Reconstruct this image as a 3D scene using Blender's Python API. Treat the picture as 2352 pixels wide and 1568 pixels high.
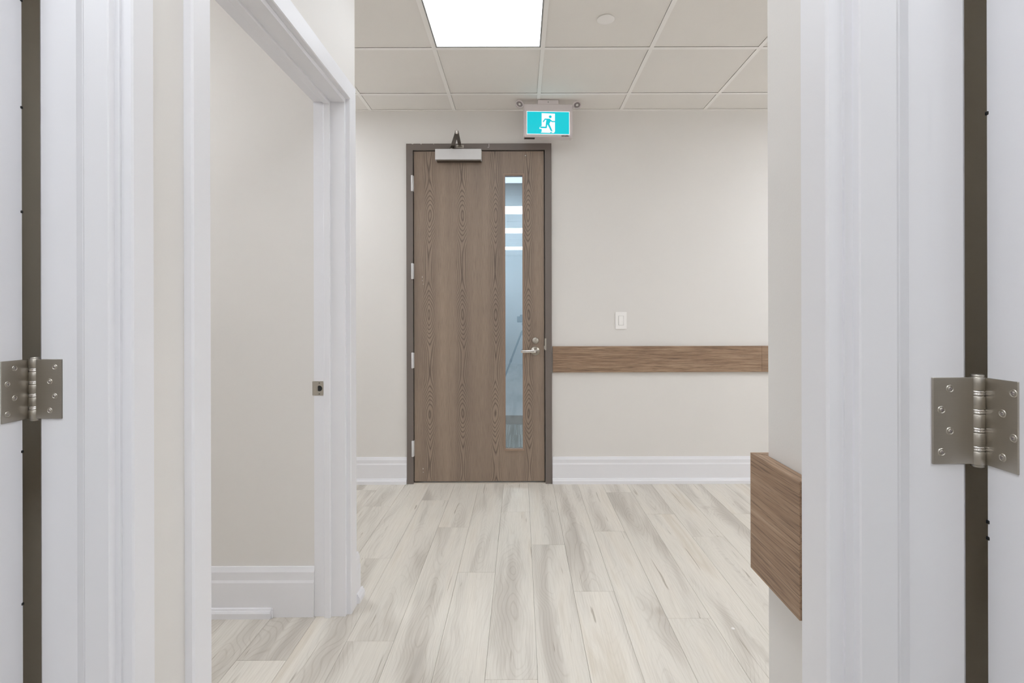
import bpy, bmesh, math, random
from mathutils import Vector, Matrix
random.seed(7)
S = bpy.context.scene
COL = S.collection
for o in list(bpy.data.objects): bpy.data.objects.remove(o)

# ------------------------------------------------------------------ camera
cd = bpy.data.cameras.new('camera'); cam = bpy.data.objects.new('camera', cd); COL.objects.link(cam)
cd.sensor_width = 36; cd.lens = 36*1210/2352
cd.shift_x = -0.0081; cd.shift_y = -0.02534
cd.clip_start = 0.02
cam.location = (0, 0, 1.229)
cam.rotation_euler = (math.radians(90), math.radians(0.14), 0)
S.camera = cam
# ------------------------------------------------------------------ world, exposure
w = bpy.data.worlds.new('world'); S.world = w; w.use_nodes = True
w.node_tree.nodes['Background'].inputs[0].default_value = (.9, .93, 1, 1)
w.node_tree.nodes['Background'].inputs[1].default_value = .3
S.view_settings.view_transform = 'Standard'; S.view_settings.look = 'None'
S.view_settings.gamma = 1; S.view_settings.use_curve_mapping = False
S.view_settings.exposure = 0.21
LAMP = 1.0            # strength of the ceiling panels
S.cycles.max_bounces = 16; S.cycles.diffuse_bounces = 12; S.cycles.transparent_max_bounces = 12

# ------------------------------------------------------------------ materials
def srgb(r, g, b):
    f = lambda c: (c/255/12.92) if c/255 <= .04045 else ((c/255+.055)/1.055)**2.4
    return (f(r), f(g), f(b), 1)
class NT:
    def __init__(s, name):
        s.m = bpy.data.materials.new(name); s.m.use_nodes = True
        s.t = s.m.node_tree; s.b = s.t.nodes['Principled BSDF']
    def n(s, typ, **kw):
        nd = s.t.nodes.new(typ)
        for k, v in kw.items():
            if k.startswith('_'): setattr(nd, k[1:], v)
        return nd
    def l(s, a, b): s.t.links.new(a, b)
    def math(s, op, a, b=None, c=None):
        nd = s.n('ShaderNodeMath', _operation=op)
        for i, v in enumerate((a, b, c)):
            if v is None: continue
            if isinstance(v, (int, float)): nd.inputs[i].default_value = v
            else: s.l(v, nd.inputs[i])
        return nd.outputs[0]
    def ramp(s, fac, stops):
        nd = s.n('ShaderNodeValToRGB'); e = nd.color_ramp.elements
        while len(e) < len(stops): e.new(.5)
        for el, (p, c) in zip(e, stops): el.position = p; el.color = c
        s.l(fac, nd.inputs[0]); return nd.outputs[0]
    def noise(s, vec, scale, detail=3, rough=.5, dist=0, w=None):
        nd = s.n('ShaderNodeTexNoise')
        if w is not None:
            nd.noise_dimensions = '4D'; s.l(w, nd.inputs['W'])
        s.l(vec, nd.inputs['Vector']); nd.inputs['Scale'].default_value = scale
        nd.inputs['Detail'].default_value = detail; nd.inputs['Roughness'].default_value = rough
        nd.inputs['Distortion'].default_value = dist
        return nd.outputs['Fac']
    def mapping(s, vec, scale, loc=(0, 0, 0)):
        nd = s.n('ShaderNodeMapping'); s.l(vec, nd.inputs[0]); nd.inputs['Scale'].default_value = scale
        nd.inputs['Location'].default_value = loc
        return nd.outputs[0]
    def mix(s, fac, a, b, mode='MIX'):
        nd = s.n('ShaderNodeMix', _data_type='RGBA', _blend_type=mode)
        for sk, v in ((nd.inputs[0], fac), (nd.inputs[6], a), (nd.inputs[7], b)):
            if isinstance(v, (int, float, tuple)): sk.default_value = v
            else: s.l(v, sk)
        return nd.outputs[2]
    def bump(s, h, strength, dist=.001):
        nd = s.n('ShaderNodeBump'); s.l(h, nd.inputs['Height'])
        nd.inputs['Strength'].default_value = strength; nd.inputs['Distance'].default_value = dist
        s.l(nd.outputs[0], s.b.inputs['Normal'])
    def obj(s): return s.n('ShaderNodeTexCoord').outputs['Object']

def paint(name, col, rough=.5, bump=.05, scale=250, spec=.5):
    t = NT(name)
    v = t.n('ShaderNodeNewGeometry').outputs['Position']
    f = t.noise(v, 3, 3)
    c = tuple(x*.97 for x in col[:3])+(1,)
    t.l(t.mix(f, c, col), t.b.inputs['Base Color'])
    t.b.inputs['Roughness'].default_value = rough
    t.b.inputs['Specular IOR Level'].default_value = spec
    if bump: t.bump(t.noise(v, scale, 2), bump, .002)
    return t.m
def metal(name, col, rough=.35, stretch=(1, 1, 60)):
    t = NT(name); v = t.obj()
    f = t.noise(t.mapping(v, stretch), 60, 3)
    t.l(t.mix(f, tuple(x*.8 for x in col[:3])+(1,), col), t.b.inputs['Base Color'])
    t.b.inputs['Metallic'].default_value = 1
    t.l(t.math('MULTIPLY_ADD', f, .2, rough-.1), t.b.inputs['Roughness'])
    return t.m
def plain(name, col, rough=.5, metallic=0):
    t = NT(name); t.l(t.mix(t.noise(t.obj(), 40), tuple(x*.94 for x in col[:3])+(1,), col), t.b.inputs['Base Color'])
    t.b.inputs['Roughness'].default_value = rough; t.b.inputs['Metallic'].default_value = metallic
    return t.m
def emit(name, col, strength):
    t = NT(name); t.b.inputs['Base Color'].default_value = tuple(x*.05 for x in col[:3])+(1,)
    t.b.inputs['Emission Color'].default_value = col; t.b.inputs['Emission Strength'].default_value = strength
    return t.m

M = {}
M['wall'] = paint('wall_paint', srgb(226, 223, 219.5), .6, .06)
M['wall2'] = paint('wall_paint_cool', srgb(205, 214, 220), .6, .06)
M['trim'] = paint('trim_paint', srgb(233, 233, 237), .38, 0)
M['tile'] = paint('ceiling_tile_board', srgb(237, 234, 230), .9, .25, 400, .2)
M['grid'] = paint('grid_enamel', srgb(248, 246, 243), .5, 0)
M['dark'] = paint('plenum_dark', srgb(60, 58, 55), .9, 0)
M['taupe'] = paint('taupe_frame_paint', srgb(116, 107, 101), .38, .1, 180)
M['shade_wall'] = paint('shade_tinted_wall_paint', srgb(216, 207, 190), .7, .05)  # cream wall paint tinted browner to carry the shade in the hinge gaps
M['steel'] = metal('satin_nickel', srgb(196, 190, 180), .38)
M['ring'] = metal('polished_ring', srgb(230, 226, 222), .22)
M['closer'] = plain('silver_enamel', srgb(222, 221, 222), .35)
M['arm'] = metal('dark_bronze_arm', srgb(120, 112, 104), .42)
M['black'] = plain('black', srgb(24, 24, 24), .5)
M['chip'] = plain('white_paint', srgb(235, 232, 228), .5)
M['plastic'] = paint('white_plastic', srgb(246, 244, 242), .35, 0)
M['signbox'] = paint('sign_plastic', srgb(218, 209, 209), .45, 0)
for nm, st in (('lens', 2.8), ('lens_corridor', 12), ('fill_right', 16.5), ('fill_left', 18), ('fill_rooms', 14), ('fill_soft', 15), ('fill_beyond', 42)):  # right, left, rooms, soft and beyond serve added unseen fill panels
    M[nm] = emit('panel_'+nm, (.89, .94, 1.0, 1), LAMP*st)
M['reflector'] = plain('lamp_reflector', srgb(165, 155, 155), .3)
M['bezel'] = plain('grey_bezel', srgb(150, 150, 148), .5)
M['teal'] = emit('teal_sign_film', srgb(0, 208, 222), .8)
M['signwhite'] = emit('white_sign_film', (.97, .98, 1, 1), .85)
M['threshold'] = plain('pale_threshold', srgb(205, 196, 184), .4)
M['rubber'] = plain('dark_vinyl', srgb(26, 27, 28), .6)

def m_plank():
    t = NT('pale_greige_oak_plank'); v = t.obj()
    r = t.n('ShaderNodeObjectInfo').outputs['Random']; rw = t.math('MULTIPLY', r, 53.0)
    warp = t.noise(t.mapping(v, (3, .9, 1)), 1.3, 2, w=rw)
    streak = t.noise(t.mapping(v, (6, .6, 1)), 1.0, 4, .5, .8, w=rw)
    sx = t.n('ShaderNodeSeparateXYZ'); t.l(v, sx.inputs[0])
    # broad heart-wood band along the plank and nested cathedral contours
    field = t.math('ADD', t.math('MULTIPLY', t.math('POWER', t.math('ABSOLUTE', t.math('ADD', sx.outputs[0], t.math('MULTIPLY', t.math('SUBTRACT', warp, .5), .09))), 1.4), 11), t.math('MULTIPLY', t.noise(t.mapping(v, (2.5, 1.5, 1)), 1.0, 2, .5, .3, w=rw), 1.8))
    rings = t.math('PINGPONG', t.math('MULTIPLY', field, 15), .5)
    fine = t.noise(t.mapping(v, (230, 5, 1)), 1.0, 3, .6, w=rw)
    base = t.ramp(streak, [(.30, srgb(180, 174, 166)), (.42, srgb(200, 194, 185)), (.50, srgb(217, 212, 203)), (.60, srgb(222, 216, 206)), (.68, srgb(211, 203, 190)), (.78, srgb(226, 222, 214))])
    tone = t.math('MULTIPLY_ADD', r, .05, .955)
    tn = t.n('ShaderNodeCombineXYZ')
    for i in range(3): t.l(tone, tn.inputs[i])
    base = t.mix(1.0, base, tn.outputs[0], 'MULTIPLY')
    rl = t.math('MULTIPLY', t.ramp(rings, [(.0, (1, 1, 1, 1)), (.18, (0, 0, 0, 1))]), t.ramp(streak, [(.38, (.42, .42, .42, 1)), (.54, (.06, .06, .06, 1))]))
    base = t.mix(rl, base, srgb(158, 148, 134))
    base = t.mix(t.math('MULTIPLY', t.ramp(fine, [(.38, (1, 1, 1, 1)), (.55, (0, 0, 0, 1))]), .2), base, srgb(172, 162, 148))
    crack = t.noise(t.mapping(v, (42, 2.0, 1)), 1.0, 2, .5, 1.2, w=rw)
    base = t.mix(t.math('MULTIPLY', t.ramp(crack, [(.67, (0, 0, 0, 1)), (.72, (1, 1, 1, 1))]), .6), base, srgb(136, 124, 106))
    vo = t.n('ShaderNodeTexVoronoi'); vo.voronoi_dimensions = '4D'; t.l(rw, vo.inputs['W'])
    t.l(t.mapping(v, (5, 2.6, 1)), vo.inputs['Vector']); vo.inputs['Scale'].default_value = 1
    base = t.mix(t.math('MULTIPLY', t.ramp(vo.outputs['Distance'], [(.03, (1, 1, 1, 1)), (.13, (0, 0, 0, 1))]), .55), base, srgb(150, 138, 122))
    t.l(base, t.b.inputs['Base Color']); t.b.inputs['Roughness'].default_value = .5
    t.b.inputs['Specular IOR Level'].default_value = .35
    t.bump(fine, .12, .0006)
    return t.m
def m_veneer():
    t = NT('stained_oak_veneer'); v = t.obj()
    sx = t.n('ShaderNodeSeparateXYZ'); t.l(v, sx.inputs[0]); X, Z = sx.outputs[0], sx.outputs[2]
    # four veneer leaves, each with a nested cathedral figure on its centre line
    wob = t.math('MULTIPLY', t.math('SUBTRACT', t.noise(t.mapping(v, (1.5, 1, 1.4)), 1, 2), .5), .05)
    u = t.math('PINGPONG', t.math('ADD', t.math('ADD', X, .613), wob), .1215)
    u = t.math('ABSOLUTE', u)
    zn = t.noise(t.mapping(v, (.0, .0, 1.7), (3.3, 0, .4)), 1.0, 1)
    zc = t.math('SINE', t.math('MULTIPLY', t.math('SUBTRACT', Z, 1.06), 8.7))
    h = t.math('ADD', t.math('MULTIPLY', t.math('POWER', t.math('MULTIPLY_ADD', zc, .5, .5), 2.2), -1.35), t.math('MULTIPLY', zn, .9))
    loc = t.noise(t.mapping(v, (14, 1, 1.6)), 1.0, 2, .5)
    F = t.math('ADD', t.math('ADD', t.math('MULTIPLY', t.math('POWER', u, 1.5), 80), h), t.math('MULTIPLY', loc, .6))
    rings = t.math('PINGPONG', t.math('MULTIPLY', F, 4.0), .5)
    line = t.ramp(rings, [(.0, (1, 1, 1, 1)), (.17, (.25, .25, .25, 1)), (.3, (0, 0, 0, 1))])
    near = t.ramp(u, [(.03, (1, 1, 1, 1)), (.065, (.10, .10, .10, 1))])
    fine = t.noise(t.mapping(v, (420, 1, 9)), 1.0, 3, .65)
    broad = t.noise(t.mapping(v, (10, 1, .6)), 1.0, 2)
    base = t.ramp(broad, [(.3, srgb(141, 124, 110)), (.7, srgb(161, 142, 125))])
    base = t.mix(t.math('MULTIPLY', t.math('MULTIPLY', line, near), .85), base, srgb(90, 76, 67))
    base = t.mix(t.math('MULTIPLY', t.ramp(fine, [(.36, (1, 1, 1, 1)), (.54, (0, 0, 0, 1))]), .42), base, srgb(97, 82, 72))
    t.l(base, t.b.inputs['Base Color']); t.b.inputs['Roughness'].default_value = .42
    t.bump(fine, .12, .0005)
    return t.m
def m_oak(axis):
    # rustic brown boards; grain runs along the given axis
    t = NT('rustic_brown_board_'+axis); v = t.obj()
    sc = {'x': (3, 60, 60), 'y': (60, 3, 60)}[axis]
    sc2 = {'x': (9, 380, 380), 'y': (380, 9, 380)}[axis]
    n1 = t.noise(t.mapping(v, sc), 1.0, 5, .6, .6)
    n2 = t.noise(t.mapping(v, sc2), 1.0, 3, .6, .3)
    base = t.ramp(n1, [(.25, srgb(122, 96, 76)), (.5, srgb(155, 127, 103)), (.75, srgb(178, 152, 127))])
    base = t.mix(t.ramp(n2, [(.38, (.6, .6, .6, 1)), (.49, (0, 0, 0, 1))]), base, srgb(90, 71, 57))
    base = t.mix(t.math('MULTIPLY', t.ramp(n2, [(.60, (0, 0, 0, 1)), (.72, (1, 1, 1, 1))]), .5), base, srgb(184, 164, 140))
    t.l(base, t.b.inputs['Base Color']); t.b.inputs['Roughness'].default_value = .55
    t.bump(n2, .3, .001)
    return t.m
def m_carpet():
    t = NT('striped_carpet_tile'); v = t.obj()
    r = t.n('ShaderNodeObjectInfo').outputs['Random']
    n = t.noise(t.mapping(v, (28, .25, 1)), 1, 2, .6, w=t.math('MULTIPLY', r, 40))
    b = t.ramp(n, [(.38, srgb(56, 62, 62)), (.46, srgb(88, 94, 92)), (.50, srgb(54, 60, 59)), (.56, srgb(135, 141, 137)), (.62, srgb(66, 72, 70))])
    t.l(b, t.b.inputs['Base Color']); t.b.inputs['Roughness'].default_value = 1
    t.bump(t.noise(v, 500), .5, .002)
    return t.m
def m_glass():
    t = NT('vision_panel_glass'); t.t.nodes.remove(t.b)
    tr = t.n('ShaderNodeBsdfTransparent'); tr.inputs[0].default_value = (.80, .87, .90, 1)
    gl = t.n('ShaderNodeBsdfGlossy'); gl.inputs['Roughness'].default_value = .0; gl.inputs[0].default_value = (.86, .93, 1, 1)
    mx = t.n('ShaderNodeMixShader'); mx.inputs[0].default_value = .2
    t.l(tr.outputs[0], mx.inputs[1]); t.l(gl.outputs[0], mx.inputs[2])
    t.l(mx.outputs[0], t.t.nodes['Material Output'].inputs[0])
    return t.m
M['bead'] = plain('highlight_bead_wood', srgb(158, 134, 116), .35)  # lighter than the door, edge highlights put into the bead colour
M['plank'] = m_plank(); M['veneer'] = m_veneer(); M['oak_x'] = m_oak('x'); M['oak_y'] = m_oak('y')
M['carpet'] = m_carpet(); M['glass'] = m_glass()

# ------------------------------------------------------------------ mesh helpers
def box(bm, x0, x1, y0, y1, z0, z1, mi=0):
    vs = [bm.verts.new(p) for p in ((x0, y0, z0), (x1, y0, z0), (x1, y1, z0), (x0, y1, z0), (x0, y0, z1), (x1, y0, z1), (x1, y1, z1), (x0, y1, z1))]
    for f in ((3, 2, 1, 0), (4, 5, 6, 7), (0, 1, 5, 4), (1, 2, 6, 5), (2, 3, 7, 6), (3, 0, 4, 7)):
        bm.faces.new([vs[i] for i in f]).material_index = mi
    return vs
def bevel_all(bm, w, seg=1):
    bmesh.ops.bevel(bm, geom=list(bm.edges), offset=w, segments=seg, profile=.7, affect='EDGES', clamp_overlap=True)
def prism(bm, pts, axis, a, b, mi=0):
    # extrude a closed 2-D outline along an axis: z -> pts are (x,y); x -> (y,z); y -> (x,z)
    def P(p, t):
        return {'z': (p[0], p[1], t), 'x': (t, p[0], p[1]), 'y': (p[0], t, p[1])}[axis]
    A = [bm.verts.new(P(p, a)) for p in pts]; B = [bm.verts.new(P(p, b)) for p in pts]
    fs = [bm.faces.new(A), bm.faces.new(B[::-1])]
    n = len(pts)
    for i in range(n): fs.append(bm.faces.new((A[i], B[i], B[(i+1) % n], A[(i+1) % n])))
    for f in fs: f.material_index = mi
    return A+B
def lathe(bm, prof, seg=24, M4=None, mi=0, smooth=True):
    # profile (r, z) about z
    rings = []
    for r, z in prof:
        if r < 1e-6: rings.append([bm.verts.new((0, 0, z))])
        else: rings.append([bm.verts.new((r*math.cos(2*math.pi*k/seg), r*math.sin(2*math.pi*k/seg), z)) for k in range(seg)])
    for A, B in zip(rings, rings[1:]):
        for k in range(seg):
            k2 = (k+1) % seg
            if len(A) == 1 and len(B) == 1: continue
            if len(A) == 1: f = bm.faces.new((A[0], B[k], B[k2]))
            elif len(B) == 1: f = bm.faces.new((A[k], B[0], A[k2]))
            else: f = bm.faces.new((A[k], B[k], B[k2], A[k2]))
            f.smooth = smooth; f.material_index = mi
    vs = [v for r in rings for v in r]
    if M4 is not None: bmesh.ops.transform(bm, matrix=M4, verts=vs)
    return vs
def tube(bm, p0, p1, r0, r1=None, seg=12, mi=0):
    p0, p1 = Vector(p0), Vector(p1); r1 = r0 if r1 is None else r1; d = p1-p0
    Mx = Matrix.Translation(p0) @ d.to_track_quat('Z', 'Y').to_matrix().to_4x4()
    lathe(bm, [(0, 0), (r0, 0), (r1, d.length), (0, d.length)], seg, Mx, mi)
def build(name, bm, mats, parent=None, loc=None, **props):
    bmesh.ops.recalc_face_normals(bm, faces=list(bm.faces))
    me = bpy.data.meshes.new(name); bm.to_mesh(me); bm.free()
    for m in (mats if isinstance(mats, (list, tuple)) else [mats]): me.materials.append(M[m])
    o = bpy.data.objects.new(name, me); COL.objects.link(o)
    if parent: o.parent = parent
    if loc: o.location = loc
    for k, v in props.items(): o[k] = v
    return o
def empty(name, loc=(0, 0, 0), **props):
    o = bpy.data.objects.new(name, None); COL.objects.link(o); o.location = loc
    o.empty_display_size = .1
    for k, v in props.items(): o[k] = v
    return o
def bx(name, m, parent, *b, bev=0, **props):
    bm = bmesh.new()
    bb = b if isinstance(b[0], (tuple, list)) else [b]
    for q in bb: box(bm, *q)
    if bev: bevel_all(bm, bev)
    return build(name, bm, m, parent, **props)
STR = dict(kind='structure')

# ------------------------------------------------------------------ key distances (metres; x right, y away, z up)
XL, XR = -.718, .4004           # corridor wall faces
XCL, XCR = -.698, .3812         # casing faces
YL, YR = .945, .650             # hinge jambs of the near doorways
YJ2 = 2.156                     # far jamb of the second left doorway
YF = 3.865                      # end wall
YEL, YER = 2.292, .851          # where the corridor walls end
HC = 2.730; TOP = 2.86
XMIN, XMAX, YBACK = -2.9, 3.2, -5.5

# ------------------------------------------------------------------ walls
def wall(name, boxes, m, label):
    return bx(name, m, None, *boxes, kind='structure', label=label)
# doorway in the end wall for the brown door: x -.8307..0.230, z 0..2.4856
wall('wall_far', [(XMIN-.1, -.829, YF, YF+.13, 0, TOP), (.2285, XMAX+.1, YF, YF+.13, 0, TOP), (-.829, .2285, YF, YF+.13, 2.484, TOP)], 'wall', 'cream painted end wall behind the brown door')
wall('wall_left', [(-.868, XL, .963, 1.193, 0, TOP), (-.843, XL, 1.193, 2.174, 2.123, TOP), (-.843, XL, 2.174, YEL, 0, TOP),
                   (-.868, XL, -.02, .963, 2.123, TOP), (-.868, XL, YBACK, -.02, 0, TOP)], 'wall', 'cream corridor wall on the left with two doorways')
wall('wall_right', [(XR, .551, .668, YER, 0, TOP), (XR, .551, -.30, .668, 2.123, TOP), (XR, .551, YBACK, -.30, 0, TOP)], 'wall', 'cream corridor wall on the right beside the near doorway')
wall('wall_back', [(-.868, .551, YBACK-.1, YBACK, 0, TOP)], 'wall', 'cream wall at the back end of the corridor')
# second left room: its end wall is flush with the jamb
wall('wall_left_room', [(XMIN, -.843, 2.166, YEL, 0, TOP), (XMIN, -.868, 1.10, 1.193, 0, TOP), (XMIN-.1, XMIN, 1.10, YF, 0, TOP)], 'wall', 'greige end wall seen through the open left doorway')
wall('wall_left_near_room', [(XMIN, -.868, 1.03, 1.10, 0, TOP)], 'shade_wall', 'strip of room wall, shade tinted into its paint, in the gap at the left hinges')
wall('wall_left_near_room_side', [(XMIN-.1, XMIN, -1.2, 1.10, 0, TOP), (XMIN-.1, -.868, -1.3, -1.2, 0, TOP)], 'wall', 'cream walls of the near left room')
wall('wall_right_near_room', [(.551, XMAX, YER-.12, YER, 0, TOP)], 'shade_wall', 'strip of room wall, shade tinted into its paint, in the gap at the right hinges')
wall('wall_right_near_room_side', [(XMAX, XMAX+.1, -1.2, YER, 0, TOP), (.551, XMAX, -1.3, -1.2, 0, TOP)], 'wall', 'cream walls of the near right room')
wall('wall_right_side', [(XMAX, XMAX+.1, YER, YF, 0, TOP), (.551, XMAX, YER, YER+.02, 0, TOP)], 'wall', 'cream side wall of the cross corridor out to the right')
# room beyond the brown door
YB = 5.96
wall('wall_beyond', [(-2.1, 1.9, YB, YB+.1, 0, TOP), (-2.2, -2.1, YF+.13, YB, 0, TOP), (1.9, 2.0, YF+.13, YB, 0, TOP)], 'wall2', 'pale blue grey wall seen through the glass of the brown door')
bx('baseboard_beyond', 'rubber', None, -2.1, 1.9, YB-.008, YB, 0, .10, kind='structure', label='dark vinyl base seen through the door glass')

# ------------------------------------------------------------------ ceiling: deck, tiles, grid
ceil = bx('ceiling', 'dark', None, (XMIN-.1, XMAX+.1, YBACK-.1, YF+.13, TOP, TOP+.05), kind='structure', label='suspended tile ceiling over the corridor')
bx('ceiling_beyond', 'wall2', None, (-2.2, 2.0, YF+.13, YB+.1, HC, HC+.05), kind='structure', label='flat ceiling of the room behind the brown door')
bx('ceiling_left_room', 'wall', None, (XMIN, -.843, 1.193, 2.166, HC, HC+.05), kind='structure', label='flat ceiling inside the open left room')
bx('ceiling_near_rooms', 'wall', None, (XMIN, -.868, -1.2, 1.03, HC, HC+.05), (.551, XMAX, -1.2, YER-.12, HC, HC+.05), kind='structure', label='ceilings of the rooms beside the near doorways')
XG0, XP, YG0, YP = -.481, .6108, 2.966, .6080
zones = [(XMIN, XMAX, YEL, YF), (XL, XR, YBACK, YEL), (XR, XMAX, YER+.02, YEL)]
lights = [(-.481, .130, 1.750, 2.966, 'white lit ceiling panel at the top of the picture above the corridor', 'lens'),
          (-.481, .130, -.074, .534, 'square lit ceiling panel directly over the near doorways', 'lens_corridor'),
          (-.481, .130, -1.898, -1.290, 'lit ceiling panel mirrored third from the top in the door glass', 'lens_corridor'),
          (-.481, .130, -4.330, -3.722, 'lit ceiling panel mirrored lowest in the door glass', 'lens_corridor'),
          (2.573, 3.184, 1.750, 2.966, 'added unseen fill panel in the cross corridor out to the right', 'fill_right'),  # added out of view as fill for the end wall and floor
          (-2.313, -1.703, 2.966, 3.574, 'added unseen fill panel in the cross corridor out to the left', 'fill_left')]  # unseen fill added for the far hall from the left
def cellx(i): return XG0+i*XP
def celly(j): return YG0+j*YP
yl = [celly(j) for j in range(-14, 2)]
for zi, (zx0, zx1, zy0, zy1) in enumerate(zones):
    for i in range(-5, 7):
        for j in range(-15, 2):
            x0, x1 = max(cellx(i), zx0), min(cellx(i+1), zx1); y0, y1 = max(celly(j), zy0), min(celly(j+1), zy1)
            if x1-x0 < .03 or y1-y0 < .03: continue
            if any(l[0]-.02 < (x0+x1)/2 < l[1]+.02 and l[2]-.02 < (y0+y1)/2 < l[3]+.02 for l in lights): continue
            bm = bmesh.new(); g = .0126
            box(bm, x0+g, x1-g, y0+g, y1-g, HC+.0036, HC+.016)
            build('ceiling_tile', bm, 'tile', ceil)
    # rails
    for i in range(-4, 7):
        x = cellx(i)
        if zx0+.02 < x < zx1-.02:
            bm = bmesh.new(); box(bm, x-.012, x+.012, zy0, zy1, HC, HC+.0014); box(bm, x-.0012, x+.0012, zy0, zy1, HC+.0014, HC+.038)
            build('grid_rail', bm, 'grid', ceil)
    for j in range(-14, 2):
        y = celly(j)
        if zy0+.02 < y < zy1-.02:
            if zi == 0 or True:
                skip = [(l[0], l[1]) for l in lights if l[2]+.1 < y < l[3]-.1 and zx0 <= l[0] < zx1]
                segs = [(zx0, zx1)]
                for a, b in skip: segs = [s for (p, q) in segs for s in ((p, max(p, min(q, a-.012))), (min(q, max(p, b+.012)), q)) if s[1]-s[0] > .03]
                for a, b in segs:
                    bm = bmesh.new(); box(bm, a, b, y-.012, y+.012, HC+.0001, HC+.0013); box(bm, a, b, y-.0012, y+.0012, HC+.0013, HC+.038)
                    build('cross_rail', bm, 'grid', ceil)
bm = bmesh.new(); box(bm, XMIN, XMAX, YF-.022, YF, HC-.0002, HC+.0012); box(bm, XMIN, XMAX, YF-.0015, YF, HC, HC+.03); build('wall_angle', bm, 'grid', ceil)

def panel(x0, x1, y0, y1, label, vis, z=HC, mat='lens', grp='ceiling light panels'):
    p = empty('ceiling_light', ((x0+x1)/2, (y0+y1)/2, z), label=label, category='ceiling light', group=grp)
    a, b = (x1-x0)/2-.0125, (y1-y0)/2-.0125
    bm = bmesh.new(); t = .007
    for q in ((-a, a, -b, -b+t), (-a, a, b-t, b), (-a, -a+t, -b+t, b-t), (a-t, a, -b+t, b-t)): box(bm, *q, .0015, .03)
    build('frame', bm, 'bezel', p)
    bm = bmesh.new(); box(bm, -a+t, a-t, -b+t, b-t, .004, .008); build('diffuser', bm, mat, p)
    return p
for l in lights: panel(*l[:5], 0, HC, l[5])
panel(-.45, .15, 4.55, 5.15, 'added unseen fill panel in the room behind the brown door', 0, HC-.01, 'fill_beyond')  # added unseen to brighten the view through the door glass
panel(-2.6, -2.0, 1.28, 1.88, 'added unseen fill panel inside the open left room', 0, HC-.01, 'fill_soft')  # added out of view to light the wall behind the doorway

panel(-2.0, -1.4, -.7, -.1, 'added unseen fill panel inside the near left room', 0, HC-.01, 'fill_rooms')  # unseen, added to brighten the near left jamb and door edge
panel(1.2, 1.8, -.7, -.1, 'added unseen fill panel inside the near right room', 0, HC-.01, 'fill_rooms')  # same added fill for the right jamb and door edge
# ------------------------------------------------------------------ floor and planks
floor = bx('floor', 'dark', None, (XMIN-.1, XMAX+.1, YBACK-.1, YF+.06, -.06, -.0085), kind='structure', label='pale greige wood plank floor')
PW, PL = .1789, 1.52
joint = {0: 3.30, 1: 2.826, 2: 2.347, 3: 3.0, 4: 2.137, 5: 3.257, 6: 2.923, 7: 2.55, 8: 3.257, 9: 2.4, 10: 3.1,
         -1: 2.525, -2: 3.062, -3: 3.512, -4: 2.673, -5: 3.402, -6: 2.2, -7: 2.9}
rj = random.Random(3)
for c in range(-15, 19):
    x0 = -.123+c*PW; x1 = x0+PW
    J = joint.get(c, 2+rj.random()*1.5)
    while J > -9: J -= PL
    if x1 < XMIN or x0 > XMAX: continue
    x0c, x1c = max(x0, XMIN), min(x1, XMAX)
    y = J
    corridor = x1 > -.9 and x0 < .6
    ylo = YBACK if corridor else -.1
    while y < YF:
        y0, y1 = max(y, ylo), min(y+PL, YF-.001 if not (x1 > -.78 and x0 < .19) else YF-.001)
        y += PL
        if y1-y0 < .02: continue
        cx, cy = (x0c+x1c)/2, (y0+y1)/2; a, b = (x1c-x0c)/2-.0004, (y1-y0)/2-.0004; k = .0011
        bm = bmesh.new()
        T = [(-a+k, -b+k, 0), (a-k, -b+k, 0), (a-k, b-k, 0), (-a+k, b-k, 0)]
        U = [(-a, -b, -.0008), (a, -b, -.0008), (a, b, -.0008), (-a, b, -.0008)]
        L = [(-a, -b, -.008), (a, -b, -.008), (a, b, -.008), (-a, b, -.008)]
        vs = [[bm.verts.new(p) for p in q] for q in (T, U, L)]
        bm.faces.new(vs[0]); bm.faces.new(vs[2][::-1])
        for A, B in ((vs[0], vs[1]), (vs[1], vs[2])):
            for q in range(4): bm.faces.new((A[q], B[q], B[(q+1) % 4], A[(q+1) % 4]))
        build('plank', bm, 'plank', floor, (cx, cy, 0))
# carpet beyond the door
carp = bx('floor_beyond', 'rubber', None, (-2.2, 2.0, YF+.06, YB+.1, -.06, -.007), kind='structure', label='striped carpet tile floor behind the brown door')
rc = random.Random(5)
for i in range(-4, 4):
    for j in range(5):
        x0, y0 = -.1+i*.5, YF+.062+j*.5
        if j > 3: y1 = YB
        else: y1 = y0+.5
        if y0 > YB-.02: continue
        bm = bmesh.new(); box(bm, -.249, .249, -(y1-y0)/2+.001, (y1-y0)/2-.001, -.007, 0); build('carpet_tile', bm, 'carpet', carp, (x0+.25, (y0+y1)/2, 0))

# ------------------------------------------------------------------ baseboards
def base_prof(d, top=.196):
    # (distance from wall, height)
    return [(0, 0), (.016, 0), (.016, .140), (.0125, .150), (.0125, top-.020), (.006, top), (0, top)]
SHOE = [(.016, 0), (.030, 0), (.030, .022), (.026, .030), (.0235, .031), (.0215, .038), (.016, .040)]
def far_base(name, x0, x1, lab):
    e = empty(name, (0, 0, 0), kind='structure', label=lab)
    bm = bmesh.new(); prism(bm, [(YF-d, z) for d, z in base_prof(0, .194)], 'x', x0, x1); build('base_board', bm, 'trim', e)
    bm = bmesh.new(); prism(bm, [(YF-d, z) for d, z in SHOE], 'x', x0, x1); build('shoe_moulding', bm, 'trim', e)
far_base('baseboard_far_left', XMIN, -.832, 'white baseboard left of the brown door')
far_base('baseboard_far_right', .2325, XMAX, 'white baseboard right of the brown door')
e = empty('baseboard_left_room', (0, 0, 0), kind='structure', label='white baseboard seen through the left doorway')
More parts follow.
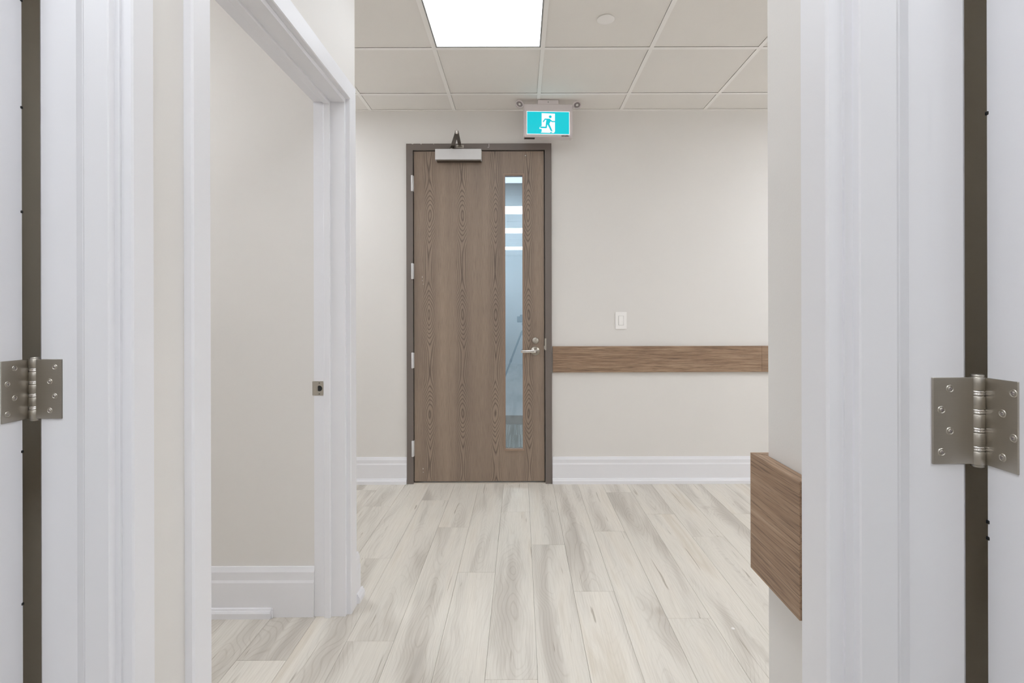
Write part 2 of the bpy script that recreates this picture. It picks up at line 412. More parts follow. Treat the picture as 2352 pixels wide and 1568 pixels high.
bm = bmesh.new(); prism(bm, [(2.166-d, z) for d, z in base_prof(0, .202)], 'x', XMIN, -.8455); build('base_board', bm, 'trim', e)
bm = bmesh.new(); prism(bm, [(2.166-d, z) for d, z in SHOE], 'x', XMIN, -1.018)
prism(bm, [(2.166-d*.6-.0064, z*.92) for d, z in SHOE], 'x', -1.018, -1.012); build('shoe_moulding', bm, 'trim', e)
# corner of the left wall
e = empty('baseboard_left_corner', (0, 0, 0), kind='structure', label='white baseboard wrapping the left wall corner')
bm = bmesh.new(); prism(bm, [(XL+d, z) for d, z in base_prof(0, .198)], 'y', 2.246, YEL+.016)
prism(bm, [(YEL+d, z) for d, z in base_prof(0, .198)], 'x', XMIN, XL)
build('base_board', bm, 'trim', e)
bm = bmesh.new(); prism(bm, [(XL+d, z) for d, z in SHOE], 'y', 2.250, YEL+.030)
prism(bm, [(YEL+d, z) for d, z in SHOE], 'x', XMIN, XL+.016)
build('shoe_moulding', bm, 'trim', e)
e = empty('baseboard_right', (0, 0, 0), kind='structure', label='white baseboard along the right corridor wall')
bm = bmesh.new(); prism(bm, [(XR-d, z) for d, z in base_prof(0, .198)], 'y', .729, YER); build('base_board', bm, 'trim', e)

# ------------------------------------------------------------------ doorway trims
JT = 2.105
def casing_prof(w, side):
    # (offset along the wall 0..w from the opening, proud)
    t = .0195
    return [(0, 0), (0, t-.003), (.003, t), (w-.004, t), (w, t-.004), (w, 0)]
# --- near left doorway
t1 = empty('trim_1', (0, 0, 0), kind='structure', label='white jamb and casing of the near left doorway')
bm = bmesh.new()
prism(bm, [(XL, .962), (XL, YL), (-.7271, YL), (-.7958, YL), (-.8210, YL), (-.8218, YL+.0016), (-.8606, YL+.0016), (-.8677, YL+.008), (-.8677, .962)], 'z', 0, 2.123)
build('side_jamb', bm, 'trim', t1)
bm = bmesh.new()
prism(bm, [(-.7270, YL), (-.7287, YL-.0105), (-.7305, YL-.012), (-.772, YL-.012), (-.7765, YL-.0085), (-.7780, YL-.0085), (-.7958, YL)], 'z', 0, 2.105)
build('door_stop', bm, 'trim', t1)
bm = bmesh.new(); prism(bm, [(XL+p, YL+.005+d) for d, p in casing_prof(.058, 0)], 'z', 0, 2.180); build('casing', bm, 'trim', t1)
bm = bmesh.new(); box(bm, -.868, XL, -.002, YL+.017, JT, 2.123); build('head_jamb', bm, 'trim', t1)
bm = bmesh.new(); box(bm, -.868, XL, -.02, -.002, 0, 2.123); build('side_jamb', bm, 'trim', t1)
# --- near right doorway
t2 = empty('trim_2', (0, 0, 0), kind='structure', label='white jamb and casing of the near right doorway')
bm = bmesh.new()
prism(bm, [(XR, .667), (XR, YR), (.4109, YR), (.4797, YR), (.5055, YR), (.5062, YR+.0013), (.5479, YR+.0013), (.5544, YR+.007), (.5544, .667)], 'z', 0, 2.123)
build('side_jamb', bm, 'trim', t2)
bm = bmesh.new()
prism(bm, [(.4105, YR), (.4112, YR-.0105), (.413, YR-.012), (.4562, YR-.012), (.4605, YR-.009), (.4625, YR-.009), (.4797, YR)], 'z', 0, 2.105)
build('door_stop', bm, 'trim', t2)
bm = bmesh.new(); prism(bm, [(XR-p, YR+.004+d) for d, p in casing_prof(.064, 0)], 'z', 0, 2.180); build('casing', bm, 'trim', t2)
bm = bmesh.new(); box(bm, XR, .5544, -.30, YR+.017, JT, 2.123); build('head_jamb', bm, 'trim', t2)
# --- second left doorway
t3 = empty('trim_3', (0, 0, 0), kind='structure', label='white frame and casing of the open doorway on the left')
XI = -.845
bm = bmesh.new(); box(bm, XI, XL, YJ2, 2.173, 0, 2.123); build('side_jamb', bm, 'trim', t3)
bm = bmesh.new(); box(bm, -.868, XL, 1.193, 1.2, 0, 2.123); build('side_jamb', bm, 'trim', t3)
bm = bmesh.new(); box(bm, XI, XL, 1.2, YJ2, JT, 2.123); build('head_jamb', bm, 'trim', t3)
bm = bmesh.new(); prism(bm, [(-.802, YJ2), (-.802, YJ2-.009), (-.7995, YJ2-.011), (-.778, YJ2-.011), (-.775, YJ2-.008), (-.775, YJ2)], 'z', 0, JT); build('door_stop', bm, 'trim', t3)
bm = bmesh.new(); prism(bm, [(-.802, JT), (-.802, JT-.009), (-.7995, JT-.011), (-.778, JT-.011), (-.775, JT-.008), (-.775, JT)], 'y', 1.2, YJ2-.011); build('door_stop', bm, 'trim', t3)
cp = casing_prof(.0735, 0); CI, CO = 2.168, 2.168+.0735
# mitred casing: far leg, head, near leg
def mitre_leg(yin, sgn, w):
    bm = bmesh.new(); A = []; B = []
    for d, p in casing_prof(w, 0):
        A.append(bm.verts.new((XL+p, yin+sgn*d, 0))); B.append(bm.verts.new((XL+p, yin+sgn*d, 2.122+d)))
    n = len(A); bm.faces.new(A); bm.faces.new(B[::-1])
    for i in range(n): bm.faces.new((A[i], B[i], B[(i+1) % n], A[(i+1) % n]))
    return bm
build('casing', mitre_leg(2.171, 1, .074), 'trim', t3)
build('casing', mitre_leg(1.1915, -1, .0665), 'trim', t3)
bm = bmesh.new(); A = []; B = []
for d, p in casing_prof(.074, 0):
    A.append(bm.verts.new((XL+p, 1.1915-d*.9, 2.122+d))); B.append(bm.verts.new((XL+p, 2.171+d, 2.122+d)))
n = len(A); bm.faces.new(A); bm.faces.new(B[::-1])
for i in range(n): bm.faces.new((A[i], B[i], B[(i+1) % n], A[(i+1) % n]))
build('head_casing', bm, 'trim', t3)
# strike plate on the far jamb
def strike():
    z0, z1 = .9035, .9625; zc = (z0+z1)/2; x0, x1 = -.8455, -.806; y = YJ2-.0014
    bm = bmesh.new()
    # D shaped hole: outer ring of points and hole ring bridged
    N = 40; out = []; inn = []
    hx, hz, hr = -.8225, zc, .0115
    for k in range(N):
        a = 2*math.pi*k/N; c, s = math.cos(a), math.sin(a)
        ix = max(hx+hr*c*1.0, hx-.0065); inn.append((ix, hz+hr*s))
        # outer rectangle
        dx = (x1-hx) if c > 0 else (hx-x0); dz = (z1-z0)/2
        tt = min(dx/abs(c) if abs(c) > 1e-6 else 9, dz/abs(s) if abs(s) > 1e-6 else 9)
        out.append((hx+tt*c, hz+tt*s))
    vo = [bm.verts.new((p[0], y, p[1])) for p in out]; vi = [bm.verts.new((p[0], y, p[1])) for p in inn]
    vi2 = [bm.verts.new((p[0], y+.0012, p[1])) for p in inn]; vo2 = [bm.verts.new((p[0], y+.0013, p[1])) for p in out]
    for k in range(N):
        q = (k+1) % N
        bm.faces.new((vo[k], vo[q], vi[q], vi[k])); bm.faces.new((vi[k], vi[q], vi2[q], vi2[k])); bm.faces.new((vo[k], vo2[k], vo2[q], vo[q]))
    # curved lip round the jamb edge
    prev = None
    for k in range(7):
        a = math.radians(90*k/6); x = x0-.0085*math.sin(a); yy = y+.0085*(1-math.cos(a))
        sh = .006*(k/6)**2
        cur = (bm.verts.new((x, yy, z0+sh)), bm.verts.new((x, yy, z1-sh)))
        if prev: bm.faces.new((prev[0], prev[1], cur[1], cur[0]))
        prev = cur
    p = build('strike_plate', bm, 'steel', t3, label='satin metal strike plate')
    bm = bmesh.new(); box(bm, hx-.0075, hx+.0125, YJ2-.0003, YJ2-.0001, hz-.0125, hz+.0125); build('latch_hole', bm, 'black', p)
    for zz in (zc+.0225, zc-.0225):
        bm = bmesh.new(); lathe(bm, [(0, .0006), (.0018, .0006), (.004, .0016), (.0048, .0008), (.005, 0)], 14, Matrix.Translation((-.8225, y, zz)) @ Matrix.Rotation(math.radians(90), 4, 'X'))
        box(bm, -.8250, -.8200, y-.0018, y-.0004, zz-.0005, zz+.0005, 1); box(bm, -.8230, -.8220, y-.0018, y-.0004, zz-.0025, zz+.0025, 1)
        build('screw', bm, ['steel', 'black'], p)
strike()

# ------------------------------------------------------------------ near doors with hinges
def screw(parent, M4, r=.0046):
    bm = bmesh.new()
    lathe(bm, [(0, .0006), (.0024, .0007), (.0026, .0002), (.0034, .0003), (.0038, .0010), (r*.95, .0010), (r*1.08, 0)], 20, None, 0)
    box(bm, -.0019, .0019, -.0005, .0005, .0005, .0010, 1); box(bm, -.0005, .0005, -.0019, .0019, .0005, .0010, 1)
    bmesh.ops.transform(bm, matrix=M4, verts=list(bm.verts))
    return build('screw', bm, ['steel', 'reflector'], parent)
def near_door(name, label, xe, y0, y1, xk, yk, rk, s, leaf_jamb, leaf_door, yj, zc, slots):
    # s = +1: door on the right (edge faces -x), -1: left
    d = empty(name, (xe, y1, 0), kind='structure', label=label)
    inv = Matrix.Translation((-xe, -y1, 0))
    def ch(nm, bm, mats, par, **p):
        o = build(nm, bm, mats, par, **p); return o
    bm = bmesh.new(); xs = sorted((xe, xe+s*.86)); box(bm, xs[0], xs[1], y0, y1, .01, 2.098); bevel_all(bm, .0012)
    bmesh.ops.transform(bm, matrix=inv, verts=list(bm.verts)); ch('door_slab', bm, 'trim', d)
    H = .0572; z0 = zc-H
    seg = [.0, .185, .255, .395, .465, .61, .68, .80, .87, 1.0]
    bm = bmesh.new(); L = .1085; zb = zc-L/2
    # five knuckles with grooves between
    fr = [(0, .155), (.215, .365), (.425, .575), (.635, .785), (.845, 1.0)]
    for a, b in fr:
        lathe(bm, [(0, zb+L*a), (rk-.0006, zb+L*a), (rk, zb+L*a+.0008), (rk, zb+L*b-.0008), (rk-.0006, zb+L*b), (0, zb+L*b)], 24, Matrix.Translation((xk, yk, 0)))
    for zt, sg in ((zb+L, 1), (zb, -1)):
        lathe(bm, [(rk-.001, zt), (rk-.0008, zt+sg*.0022), (rk-.0025, zt+sg*.0032), (0, zt+sg*.0036)], 24, Matrix.Translation((xk, yk, 0)))
    bmesh.ops.transform(bm, matrix=inv, verts=list(bm.verts))
    hg = ch('hinge', bm, 'steel', d, label='satin nickel butt hinge')
    for (a, b), (a2, b2) in zip(fr, fr[1:]):
        bm = bmesh.new(); m = (b+a2)/2
        lathe(bm, [(0, zb+L*b+.0003), (rk-.0002, zb+L*b+.0005), (rk-.0002, zb+L*(m)-.0004), (rk-.0012, zb+L*m), (rk-.0002, zb+L*m+.0004), (rk-.0002, zb+L*a2-.0005), (0, zb+L*a2-.0003)], 24, Matrix.Translation((xk, yk, 0)))
        bmesh.ops.transform(bm, matrix=inv, verts=list(bm.verts)); ch('bearing_ring', bm, 'ring', hg)
    h = .0533
    # jamb leaf, facing the corridor
    xa, xb = leaf_jamb
    bm = bmesh.new(); xs = sorted((xa, xk-s*rk*.3)); box(bm, xs[0], xs[1], yj-.0012, yj+.0018, zc-h, zc+h); bevel_all(bm, .0005)
    bmesh.ops.transform(bm, matrix=inv, verts=list(bm.verts)); ch('hinge_leaf', bm, 'steel', hg)
    ya, yb = leaf_door
    bm = bmesh.new(); xs = sorted((xe-s*.0018, xe+s*.001)); box(bm, xs[0], xs[1], ya, yk-.0005, zc-h, zc+h); bevel_all(bm, .0005)
    bmesh.ops.transform(bm, matrix=inv, verts=list(bm.verts)); ch('hinge_leaf', bm, 'steel', hg)
    zs = [.0385, .0125, -.0135, -.0395]
    for k in range(4):
        xo = slots[0][k]
        screw(hg, inv @ Matrix.Translation((xo, yj-.0012, zc+zs[k]+.001)) @ Matrix.Rotation(math.radians(90), 4, 'X') @ Matrix.Rotation(random.random(), 4, 'Z'))
        yo = slots[1][k]
        screw(hg, inv @ Matrix.Translation((xe-s*.0018, yo, zc+zs[k]+.001)) @ Matrix.Rotation(math.radians(-90*s), 4, 'Y') @ Matrix.Rotation(random.random(), 4, 'Z'))
    return d, inv
# screw positions: jamb leaf x ; door leaf y
dl, _ = near_door('door_2', 'white door edge with steel hinge at the left edge of the picture', -.884, .8905, .936, -.8747, .949, .0086, -1,
          (-.8225, -.86), (.8955, .94), YL, 1.0995, ([-.8347, -.8436, -.8347, -.8436], [.919, .906, .919, .906]))
dr, _ = near_door('door_3', 'white door edge with large steel hinge at the right edge of the picture', .572, .5955, .6463, .5650, .6515, .0078, 1,
          (.5080, .55), (.6040, .64), YR, 1.0980, ([.5290, .5185, .5290, .5185], [.6095, .6235, .6095, .6235]))
# little chips in the door edge paint
for px, y, zs in ((-.8842, .935, (1.60, 1.415, .99, .72, 1.79)), (.5722, .6455, (1.475, .975, .955))):
    for z in zs:
        bm = bmesh.new(); box(bm, -.0015, .0015, -.0028, .0016, -.0022, .0022); bevel_all(bm, .0007)
        d = dl if px < 0 else dr
        build('paint_chip', bm, 'black', d, (px-d.location.x, y-d.location.y, z))

# ------------------------------------------------------------------ wooden bumper rails
def rail(name, label, parts):
    e = empty(name, (0, 0, 0), label=label, category='wall rail', group='brown wooden wall rails')
    for nm, b, m in parts: bx(nm, m, e, *b, bev=.0008)
rail('wall_rail', 'long brown wooden rail on the end wall beside the door and under the switch',
     [('board', (.236, 1.761, YF-.0215, YF-.0005, .8137, 1.003), 'oak_x'), ('board', (1.762, XMAX, YF-.0215, YF-.0005, .8137, 1.003), 'oak_x')])
e = empty('wall_rail', (0, 0, 0), label='short brown wooden rail wrapping the near right wall corner', category='wall rail', group='brown wooden wall rails')
bm = bmesh.new()
prism(bm, [(.379, .717), (.379, .868), (.3995, .8505), (.3995, .717)], 'z', .8125, 1.002); bevel_all(bm, .0006); build('board', bm, 'oak_y', e)
bm = bmesh.new()
prism(bm, [(.3793, .8685), (.3999, .8515), (.55, .8715), (.55, .8925), (.40, .8705)], 'z', .8125, 1.002)
bmesh.ops.delete(bm, geom=list(bm.verts), context='VERTS')
prism(bm, [(.380, .8685), (.4005, .8515), (1.2, .872), (1.2, .892), (.55, .892), (.38, .8700)][:0] or [(.3796, .8690), (.4004, .8518), (.545, .8518), (.545, .8705), (.3796, .8705)], 'z', .8125, 1.002)
build('board', bm, 'oak_x', e)

# ------------------------------------------------------------------ brown door in the end wall
D = empty('door_1', (-.298, YF, 0), kind='structure', label='brown oak veneer door with tall narrow glass strip in the end wall')
def dch(nm, bm, mats, par=None, **p):
    bmesh.ops.transform(bm, matrix=Matrix.Translation((.298, -YF, 0)), verts=list(bm.verts))
    return build(nm, bm, mats, par or D, **p)
FX0, FX1, FT = -.8307, .2300, 2.4856
bm = bmesh.new(); yf0, yf1 = YF-.018, YF+.135
box(bm, FX0, -.7825, yf0, yf1, 0, FT); box(bm, .1815, FX1, yf0, yf1, 0, FT); box(bm, -.7825, .1815, yf0, yf1, 2.4376, FT)
dch('door_frame', bm, 'taupe')
bm = bmesh.new(); box(bm, -.7825, -.755, YF+.045, YF+.06, 0, 2.4376); box(bm, .158, .1815, YF+.045, YF+.06, 0, 2.4376); box(bm, -.755, .158, YF+.045, YF+.06, 2.414, 2.4376)
dch('frame_stop', bm, 'taupe')
bm = bmesh.new(); box(bm, -.7825, .1815, YF-.012, YF+.05, 0, .006); dch('threshold', bm, 'threshold')
bm = bmesh.new(); SX0, SX1, SZ0, SZ1 = -.7775, .1745, .016, 2.4325; GX0, GX1, GZ0, GZ1 = -.114, .021, .250, 2.258
ys0, ys1 = YF-.004, YF+.041
box(bm, SX0, GX0, ys0, ys1, SZ0, SZ1); box(bm, GX1, SX1, ys0, ys1, SZ0, SZ1); box(bm, GX0, GX1, ys0, ys1, SZ0, GZ0); box(bm, GX0, GX1, ys0, ys1, GZ1, SZ1)
slab = dch('door_slab', bm, 'veneer')
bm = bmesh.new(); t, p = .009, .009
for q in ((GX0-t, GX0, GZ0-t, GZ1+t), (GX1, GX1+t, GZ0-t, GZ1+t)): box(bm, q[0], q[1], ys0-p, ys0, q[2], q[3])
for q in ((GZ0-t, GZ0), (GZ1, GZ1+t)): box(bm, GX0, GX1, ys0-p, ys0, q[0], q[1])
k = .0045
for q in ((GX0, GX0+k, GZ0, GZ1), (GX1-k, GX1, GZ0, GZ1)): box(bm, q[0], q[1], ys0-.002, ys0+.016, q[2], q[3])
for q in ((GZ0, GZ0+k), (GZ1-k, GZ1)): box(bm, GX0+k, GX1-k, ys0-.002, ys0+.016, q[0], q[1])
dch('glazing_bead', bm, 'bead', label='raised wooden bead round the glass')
bm = bmesh.new(); box(bm, GX0, GX1, ys0+.017, ys0+.023, GZ0, GZ1); dch('glass_pane', bm, 'glass')
# hinges
for zc in (2.195, 1.554, .903, .260):
    bm = bmesh.new(); lathe(bm, [(0, zc-.058), (.006, zc-.0575), (.0075, zc-.055), (.0075, zc+.055), (.006, zc+.0575), (0, zc+.058)], 16, Matrix.Translation((-.7865, YF-.0265, 0)))
    box(bm, -.7865, -.777, YF-.0205, YF-.0180, zc-.056, zc+.056)
    box(bm, -.7815, -.7770, YF-.020, YF-.003, zc-.056, zc+.056)
    h = dch('hinge', bm, 'closer')
# closer
bm = bmesh.new(); box(bm, -.6125, -.279, YF-.062, YF-.006, 2.3565, 2.4335); bevel_all(bm, .002)
cl = dch('door_closer', bm, 'closer', label='silver closer body at the door top')
def flat_arm(p0, p1, w0, w1, th):
    bm = bmesh.new(); p0, p1 = Vector(p0), Vector(p1); d = (p1-p0); s = Vector((d.y, -d.x, 0)).normalized()
    vs = []
    for p, w in ((p0, w0), (p1, w1)):
        for sx, sz in ((-1, -1), (1, -1), (1, 1), (-1, 1)): vs.append(bm.verts.new(p+s*w/2*sx+Vector((0, 0, th/2*sz))))
    bm.faces.new(vs[:4]); bm.faces.new(vs[4:][::-1])
    for i in range(4): bm.faces.new((vs[i], vs[i+4], vs[(i+1) % 4+4], vs[(i+1) % 4]))
    return bm
piv = (-.492, YF-.032, 2.452); apex = (-.425, YF-.318, 2.461); foot = (-.437, YF-.03, 2.468)
bm = flat_arm(piv, apex, .030, .024, .007); dch('closer_arm', bm, 'arm', cl)
bm = flat_arm((apex[0], apex[1], 2.470), (foot[0], foot[1], 2.470), .024, .022, .009); dch('closer_arm', bm, 'arm', cl)
bm = bmesh.new(); lathe(bm, [(0, 2.434), (.013, 2.434), (.013, 2.448), (.010, 2.4485), (.010, 2.457), (0, 2.458)], 18, Matrix.Translation((piv[0], piv[1], 0))); dch('pivot_hub', bm, 'steel', cl)
bm = bmesh.new(); lathe(bm, [(0, 2.452), (.0085, 2.453), (.0085, 2.476), (.005, 2.481), (0, 2.482)], 16, Matrix.Translation((apex[0], apex[1], 0))); dch('elbow_pin', bm, 'ring', cl)
bm = bmesh.new(); box(bm, foot[0]-.027, foot[0]+.027, YF-.0225, YF-.018, 2.452, 2.474); box(bm, foot[0]-.012, foot[0]+.012, YF-.042, YF-.0225, 2.459, 2.473)
for sx in (-.019, .019): lathe(bm, [(0, 0), (.0062, 0), (.0062, .004), (.003, .006), (0, .006)], 12, Matrix.Translation((foot[0]+sx, YF-.0225, 2.463)) @ Matrix.Rotation(math.radians(90), 4, 'X'))
dch('foot_bracket', bm, 'steel', cl)
bm = bmesh.new(); box(bm, -.604, -.285, YF-.058, YF-.006, 2.349, 2.3565); dch('closer_base', bm, 'arm', cl)
# lever handle, deadbolt
RX = Matrix.Rotation(math.radians(90), 4, 'X')
bm = bmesh.new(); lathe(bm, [(0, 0), (.033, 0), (.033, .004), (.030, .0085), (.013, .011), (.013, .03), (0, .03)], 32, Matrix.Translation((.1086, ys0, .9696)) @ RX)
rs = dch('handle_rose', bm, 'steel', label='satin nickel lever handle')
bm = bmesh.new()
pts = [(.1165, -.040, .0085), (.112, -.048, .0100), (.10, -.052, .0100), (.07, -.050, .0085), (.04, -.048, .0085), (.016, -.048, .0090), (.008, -.046, .0085)]
prev = None
for k, (x, y, hh) in enumerate(pts):
    ring = [bm.verts.new((x+.0*0, ys0+y+dy, .9696-.0015*(x < .06)+dz)) for dy, dz in ((-.005, -hh), (-.0068, -hh*.5), (-.0068, hh*.5), (-.005, hh), (.005, hh), (.005, -hh))]
    if prev: 
        for i in range(6): bm.faces.new((prev[i], prev[(i+1) % 6], ring[(i+1) % 6], ring[i]))
    else: bm.faces.new(ring)
    prev = ring
bm.faces.new(prev[::-1]); tube(bm, (.1086, ys0-.028, .9696), (.1086, ys0-.048, .9696), .0095)
box(bm, .003, .0105, ys0-.046, ys0-.018, .961, .976)
dch('lever', bm, 'ring', rs)
bm = bmesh.new(); lathe(bm, [(0, 0), (.0235, 0), (.0235, .006), (.021, .009), (0, .0095)], 28, Matrix.Translation((.1105, ys0, 1.0450)) @ RX)
db = dch('deadbolt', bm, 'steel', label='round satin deadbolt with thumb turn')
bm = bmesh.new(); box(bm, .1065, .1145, ys0-.024, ys0-.0094, 1.030, 1.060); bevel_all(bm, .002); dch('thumb_turn', bm, 'steel', db)
bm = bmesh.new(); box(bm, .1815-.004, .1895, YF-.0205, YF-.018, .976, 1.062); box(bm, .1785, .1815, YF-.02, YF+.01, .998, 1.05); dch('latch_strike', bm, 'steel')
bm = bmesh.new(); box(bm, .1735, .1805, ys0-.002, ys0+.02, .982, 1.006); dch('latch_bolt', bm, 'ring')
bm = bmesh.new(); lathe(bm, [(0, 0), (.006, 0), (.005, .006), (0, .008)], 14, Matrix.Translation((.040, ys0, 2.400)) @ RX); dch('door_pin', bm, 'ring')
for x, z, ww, hh in ((-.722, 2.483, .008, .006), (-.226, 2.470, .003, .026), (-.232, 2.457, .005, .005), (-.785, 2.484, .016, .003), (-.63, 2.483, .003, .008)):
    bm = bmesh.new(); prism(bm, [(x-ww/2, z+hh/2), (x+ww/2, z+hh/2), (x+ww/3, z-hh/2), (x-ww/6, z-hh/2)], 'y', YF-.0188, YF-.0182); dch('paint_chip', bm, 'chip')
for x, z, ww, hh in ((-.715, .108, .005, .009), (-.714, .083, .006, .003), (-.718, 1.512, .003, .013), (-.716, 1.487, .002, .011), (-.711, 1.46, .005, .003)):
    bm = bmesh.new(); prism(bm, [(x-ww/2, z+hh/2), (x+ww/2, z+hh/2), (x+ww/3, z-hh/2), (x-ww/6, z-hh/2)], 'y', ys0-.0006, ys0-.0001); dch('paint_chip', bm, 'chip')

# ------------------------------------------------------------------ light switch
sw = empty('light_switch', (.7382, YF, 1.1905), label='white rocker light switch above the wooden rail on the end wall', category='light switch')
bm = bmesh.new(); box(bm, -.0412, .0412, -.006, -.0003, -.0625, .0625); bevel_all(bm, .002, 2); build('wall_plate', bm, 'plastic', sw)
bm = bmesh.new(); box(bm, -.0185, .0185, -.0068, -.0058, -.0345, .0345); build('rocker_surround', bm, 'bezel', sw)
bm = bmesh.new(); prism(bm, [(-.006, -.0335), (-.0085, -.0335), (-.0110, 0), (-.0085, .0335), (-.006, .0335)], 'x', -.0165, .0165); bevel_all(bm, .0008); build('rocker', bm, 'plastic', sw)

# ------------------------------------------------------------------ exit sign
sg = empty('exit_sign', (.198, 3.658, HC), label='white exit sign box with green running figure hanging from the ceiling', category='exit sign')
sg.rotation_euler = (0, 0, math.radians(2.6))
W2 = .1705; zt, zb = -.034, -.262
def sgb(nm, bm, m, par=sg, **p): return build(nm, bm, m, par, **p)
bm = bmesh.new(); prism(bm, [(-W2, zt), (W2, zt), (W2, zb+.006), (W2-.006, zb), (-W2+.006, zb), (-W2, zb+.006)], 'y', 0, .060)
bmesh.ops.bevel(bm, geom=[e for e in bm.edges if all(abs(v.co.y) < 1e-6 for v in e.verts)], offset=.004, segments=3, affect='EDGES')
sgb('housing', bm, 'signbox')
bm = bmesh.new(); box(bm, -.0725, .0725, .002, .058, -.034, -.0035); bevel_all(bm, .002); cn = sgb('canopy', bm, 'signbox')
bm = bmesh.new(); lathe(bm, [(0, 0), (.004, 0), (.0035, .001), (0, .0012)], 10, Matrix.Translation((0, .002, -.0185)) @ RX); sgb('canopy_screw', bm, 'bezel', cn)
bm = bmesh.new(); box(bm, -W2+.006, -.092, .018, .048, zb-.0006, zb+.0005); sgb('vent_slot', bm, 'black')
# face graphics: plane units from the sign panel
def U(x, y): return ((x-1182)*.000321+.0, -.0575-(y-720)*.000321-.0285+.0)
z_top = zt-.0525
def U(x, y): return ((x-1182)*.000322, z_top-(y-716)*.000322)
bm = bmesh.new(); a, b = U(714, 710), U(1644, 1208); box(bm, a[0], b[0], -.0016, .001, b[1], a[1]); pnl = sgb('sign_panel', bm, 'signwhite')
bm = bmesh.new(); a, b = U(724, 722), U(1632, 1198); box(bm, a[0], b[0], -.0022, -.0016, b[1], a[1]); sgb('green_film', bm, 'teal', pnl)
def poly(bm, pts, y0, y1):
    prism(bm, [U(*p) for p in pts], 'y', y0, y1)
def stroke(bm, pts, wd, y0, y1):
    for (ax, ay), (bx_, by) in zip(pts, pts[1:]):
        dx, dy = bx_-ax, by-ay; L = math.hypot(dx, dy); nx, ny = -dy/L*wd/2, dx/L*wd/2
        poly(bm, [(ax+nx, ay+ny), (bx_+nx, by+ny), (bx_-nx, by-ny), (ax-nx, ay-ny)], y0, y1)
    for (x, y) in pts:
        poly(bm, [(x+wd/2*math.cos(2*math.pi*k/14), y+wd/2*math.sin(2*math.pi*k/14)) for k in range(14)], y0, y1)
bm = bmesh.new(); poly(bm, [(1037, 752), (1325, 760), (1325, 1142), (1300, 1178), (1018, 1172), (1037, 1150), (1037, 1094), (985, 1090), (996, 1056), (1020, 1038), (1037, 1032)], -.0026, -.0021); sgb('doorway_shape', bm, 'signwhite', pnl)
bm = bmesh.new(); y0, y1 = -.0030, -.0026
poly(bm, [(1223+30*math.cos(2*math.pi*k/24), 829+30*math.sin(2*math.pi*k/24)) for k in range(24)], y0, y1)
stroke(bm, [(1074, 934), (1112, 882), (1210, 884)], 25, y0, y1)
stroke(bm, [(1205, 886), (1262, 931), (1318, 930)], 24, y0, y1)
poly(bm, [(1143, 890), (1218, 884), (1243, 908), (1218, 950), (1203, 985), (1172, 1000), (1125, 1000), (1132, 940)], y0, y1)
stroke(bm, [(1144, 985), (1133, 1060), (1022, 1058)], 32, y0, y1)
poly(bm, [(1003, 1074), (1022, 1042), (1040, 1042), (1040, 1074)], y0, y1)
poly(bm, [(1158, 985), (1202, 978), (1272, 1138), (1236, 1138)], y0, y1)
poly(bm, [(1214, 1176), (1228, 1158), (1268, 1152), (1248, 1176)], y0, y1)
sgb('running_figure', bm, 'teal', pnl)
# small maker's lettering at the lower right
cu = bpy.data.curves.new('lettering', 'FONT'); cu.body = 'NEXLEDN'; cu.size = .0135; cu.extrude = .0003; cu.shear = .35; cu.offset = .00035
tmp = bpy.data.objects.new('tmp', cu); COL.objects.link(tmp); bpy.context.view_layer.update()
me = bpy.data.meshes.new_from_object(tmp); bpy.data.objects.remove(tmp)
me.materials.append(M['black']); lt = bpy.data.objects.new('lettering', me); COL.objects.link(lt); lt.parent = sg
wdt = max(v.co.x for v in me.vertices)-min(v.co.x for v in me.vertices)
lt.scale = (.053/wdt, 1, 1); lt.rotation_euler = (math.radians(90), 0, 0); lt.location = (U(1458, 0)[0], -.0006, U(0, 1250)[1]+.0)
# lamp heads
for sx in (-1, 1):
    e = bmesh.new(); c = Vector((sx*(W2+.030), -.006, -.040))
    rot = Matrix.Translation(c) @ Matrix.Rotation(math.radians(78), 4, 'X') @ Matrix.Rotation(math.radians(-sx*16), 4, 'Y')
    bm = bmesh.new(); lathe(bm, [(0, -.030), (.012, -.030), (.022, -.018), (.028, -.002), (.030, .004), (.0275, .0055), (.0225, .003), (.0225, -.002), (0, -.012)], 28, rot)
    tube(bm, (sx*(W2-.004), .02, -.042), (sx*(W2+.022), .012, -.038), .009)
    lp = build('lamp_head', bm, 'signbox', sg)
    bm = bmesh.new(); lathe(bm, [(.0223, -.0005), (.018, -.004), (.017, -.001), (.012, -.004), (.006, -.001), (.005, .001), (0, .0015)], 28, rot); build('lamp_lens', bm, 'reflector', lp)
    bm = bmesh.new(); lathe(bm, [(.0085, .0005), (.007, .0025), (0, .0032)], 16, rot); build('lamp_emitter', bm, 'chip', lp)
e.free()

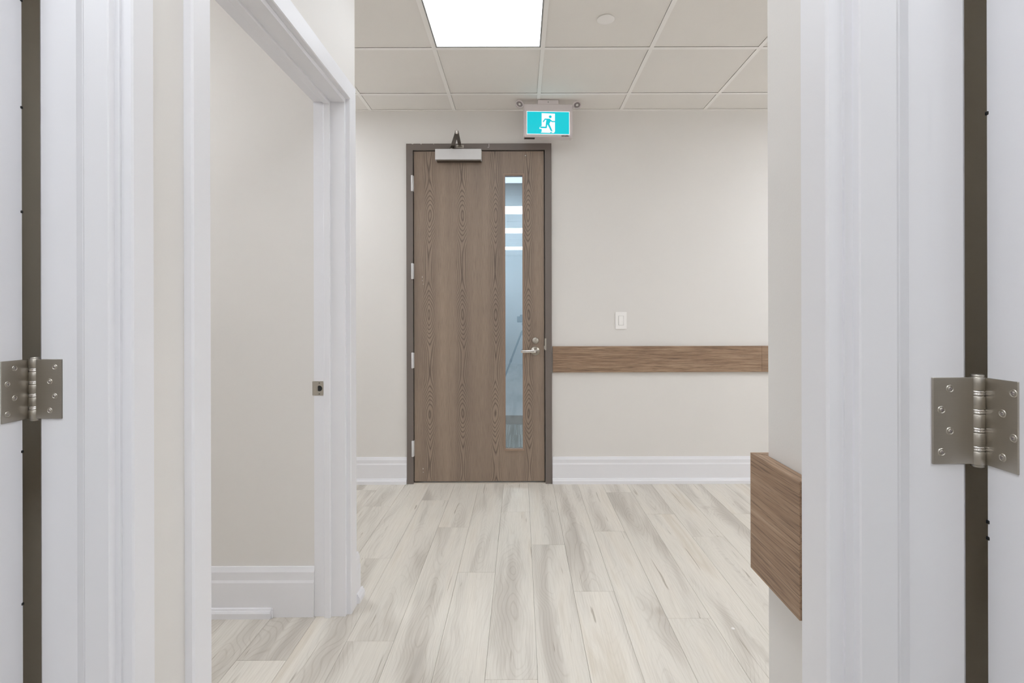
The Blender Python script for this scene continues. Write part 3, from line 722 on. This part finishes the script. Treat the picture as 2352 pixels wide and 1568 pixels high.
# ------------------------------------------------------------------ sprinkler cover, floor speck
sp = empty('sprinkler_cover', (.437, 2.673, HC), label='small round white cover plate on the ceiling tile right of the light', category='sprinkler')
bm = bmesh.new(); lathe(bm, [(0, -.0035), (.041, -.0035), (.0445, -.0022), (.0445, -.0008), (.040, -.0005), (.040, .004)], 40); build('cover_plate', bm, 'plastic', sp)
bm = bmesh.new(); lathe(bm, [(0, .0035), (.036, .0036), (.036, .012), (0, .012)], 20); build('sprinkler_cup', bm, 'bezel', sp)
bm = bmesh.new(); lathe(bm, [(0, .0018), (.004, .0016), (.0065, .0008), (.0075, 0)], 9); 
build('paint_drop', bm, 'chip', None, (.831, 2.066, 0.0002), label='tiny white paint drop on the floor planks at lower right', category='paint drop')

# ------------------------------------------------------------------ photographer's tripod (mirrored faintly in the door glass)
tp = empty('camera_tripod', (.045, -.16, 0), label='dark camera tripod mirrored faintly in the door glass', category='tripod')
hubz = .98
for nm, ang in (('leg', 203), ('leg', 323), ('leg', 83)):
    a = math.radians(ang); ft = Vector((.42*math.cos(a), .42*math.sin(a)*.9, .012)); top = Vector((.03*math.cos(a), .03*math.sin(a), hubz))
    bm = bmesh.new(); mid = top.lerp(ft, .45); mid2 = top.lerp(ft, .75)
    tube(bm, top, mid, .015); tube(bm, mid, mid2, .0125); tube(bm, mid2, ft, .010)
    for q in (mid, mid2): 
        d = (ft-top).normalized(); tube(bm, q-d*.02, q+d*.02, .019)
    tube(bm, ft-Vector((0, 0, .012)), ft+Vector((0, 0, .006)), .014)
    build(nm, bm, 'black', tp)
bm = bmesh.new(); lathe(bm, [(0, hubz-.05), (.03, hubz-.05), (.04, hubz), (.03, hubz+.02), (.014, hubz+.025), (.014, hubz+.10), (.022, hubz+.105), (.022, hubz+.14), (0, hubz+.14)], 18); build('centre_column', bm, 'black', tp)
cmr = empty('photo_camera', (.02, -.12, 1.125), label='dark camera body on the tripod mirrored in the door glass', category='camera')
bm = bmesh.new(); box(bm, -.068, .068, -.06, 0, 0, .092); box(bm, -.028, .028, -.05, .0, .092, .118); bevel_all(bm, .006, 2); build('camera_body', bm, 'black', cmr)
bm = bmesh.new(); tube(bm, (0, 0, .05), (0, .065, .05), .036, .038, 24); build('camera_lens', bm, 'black', cmr)
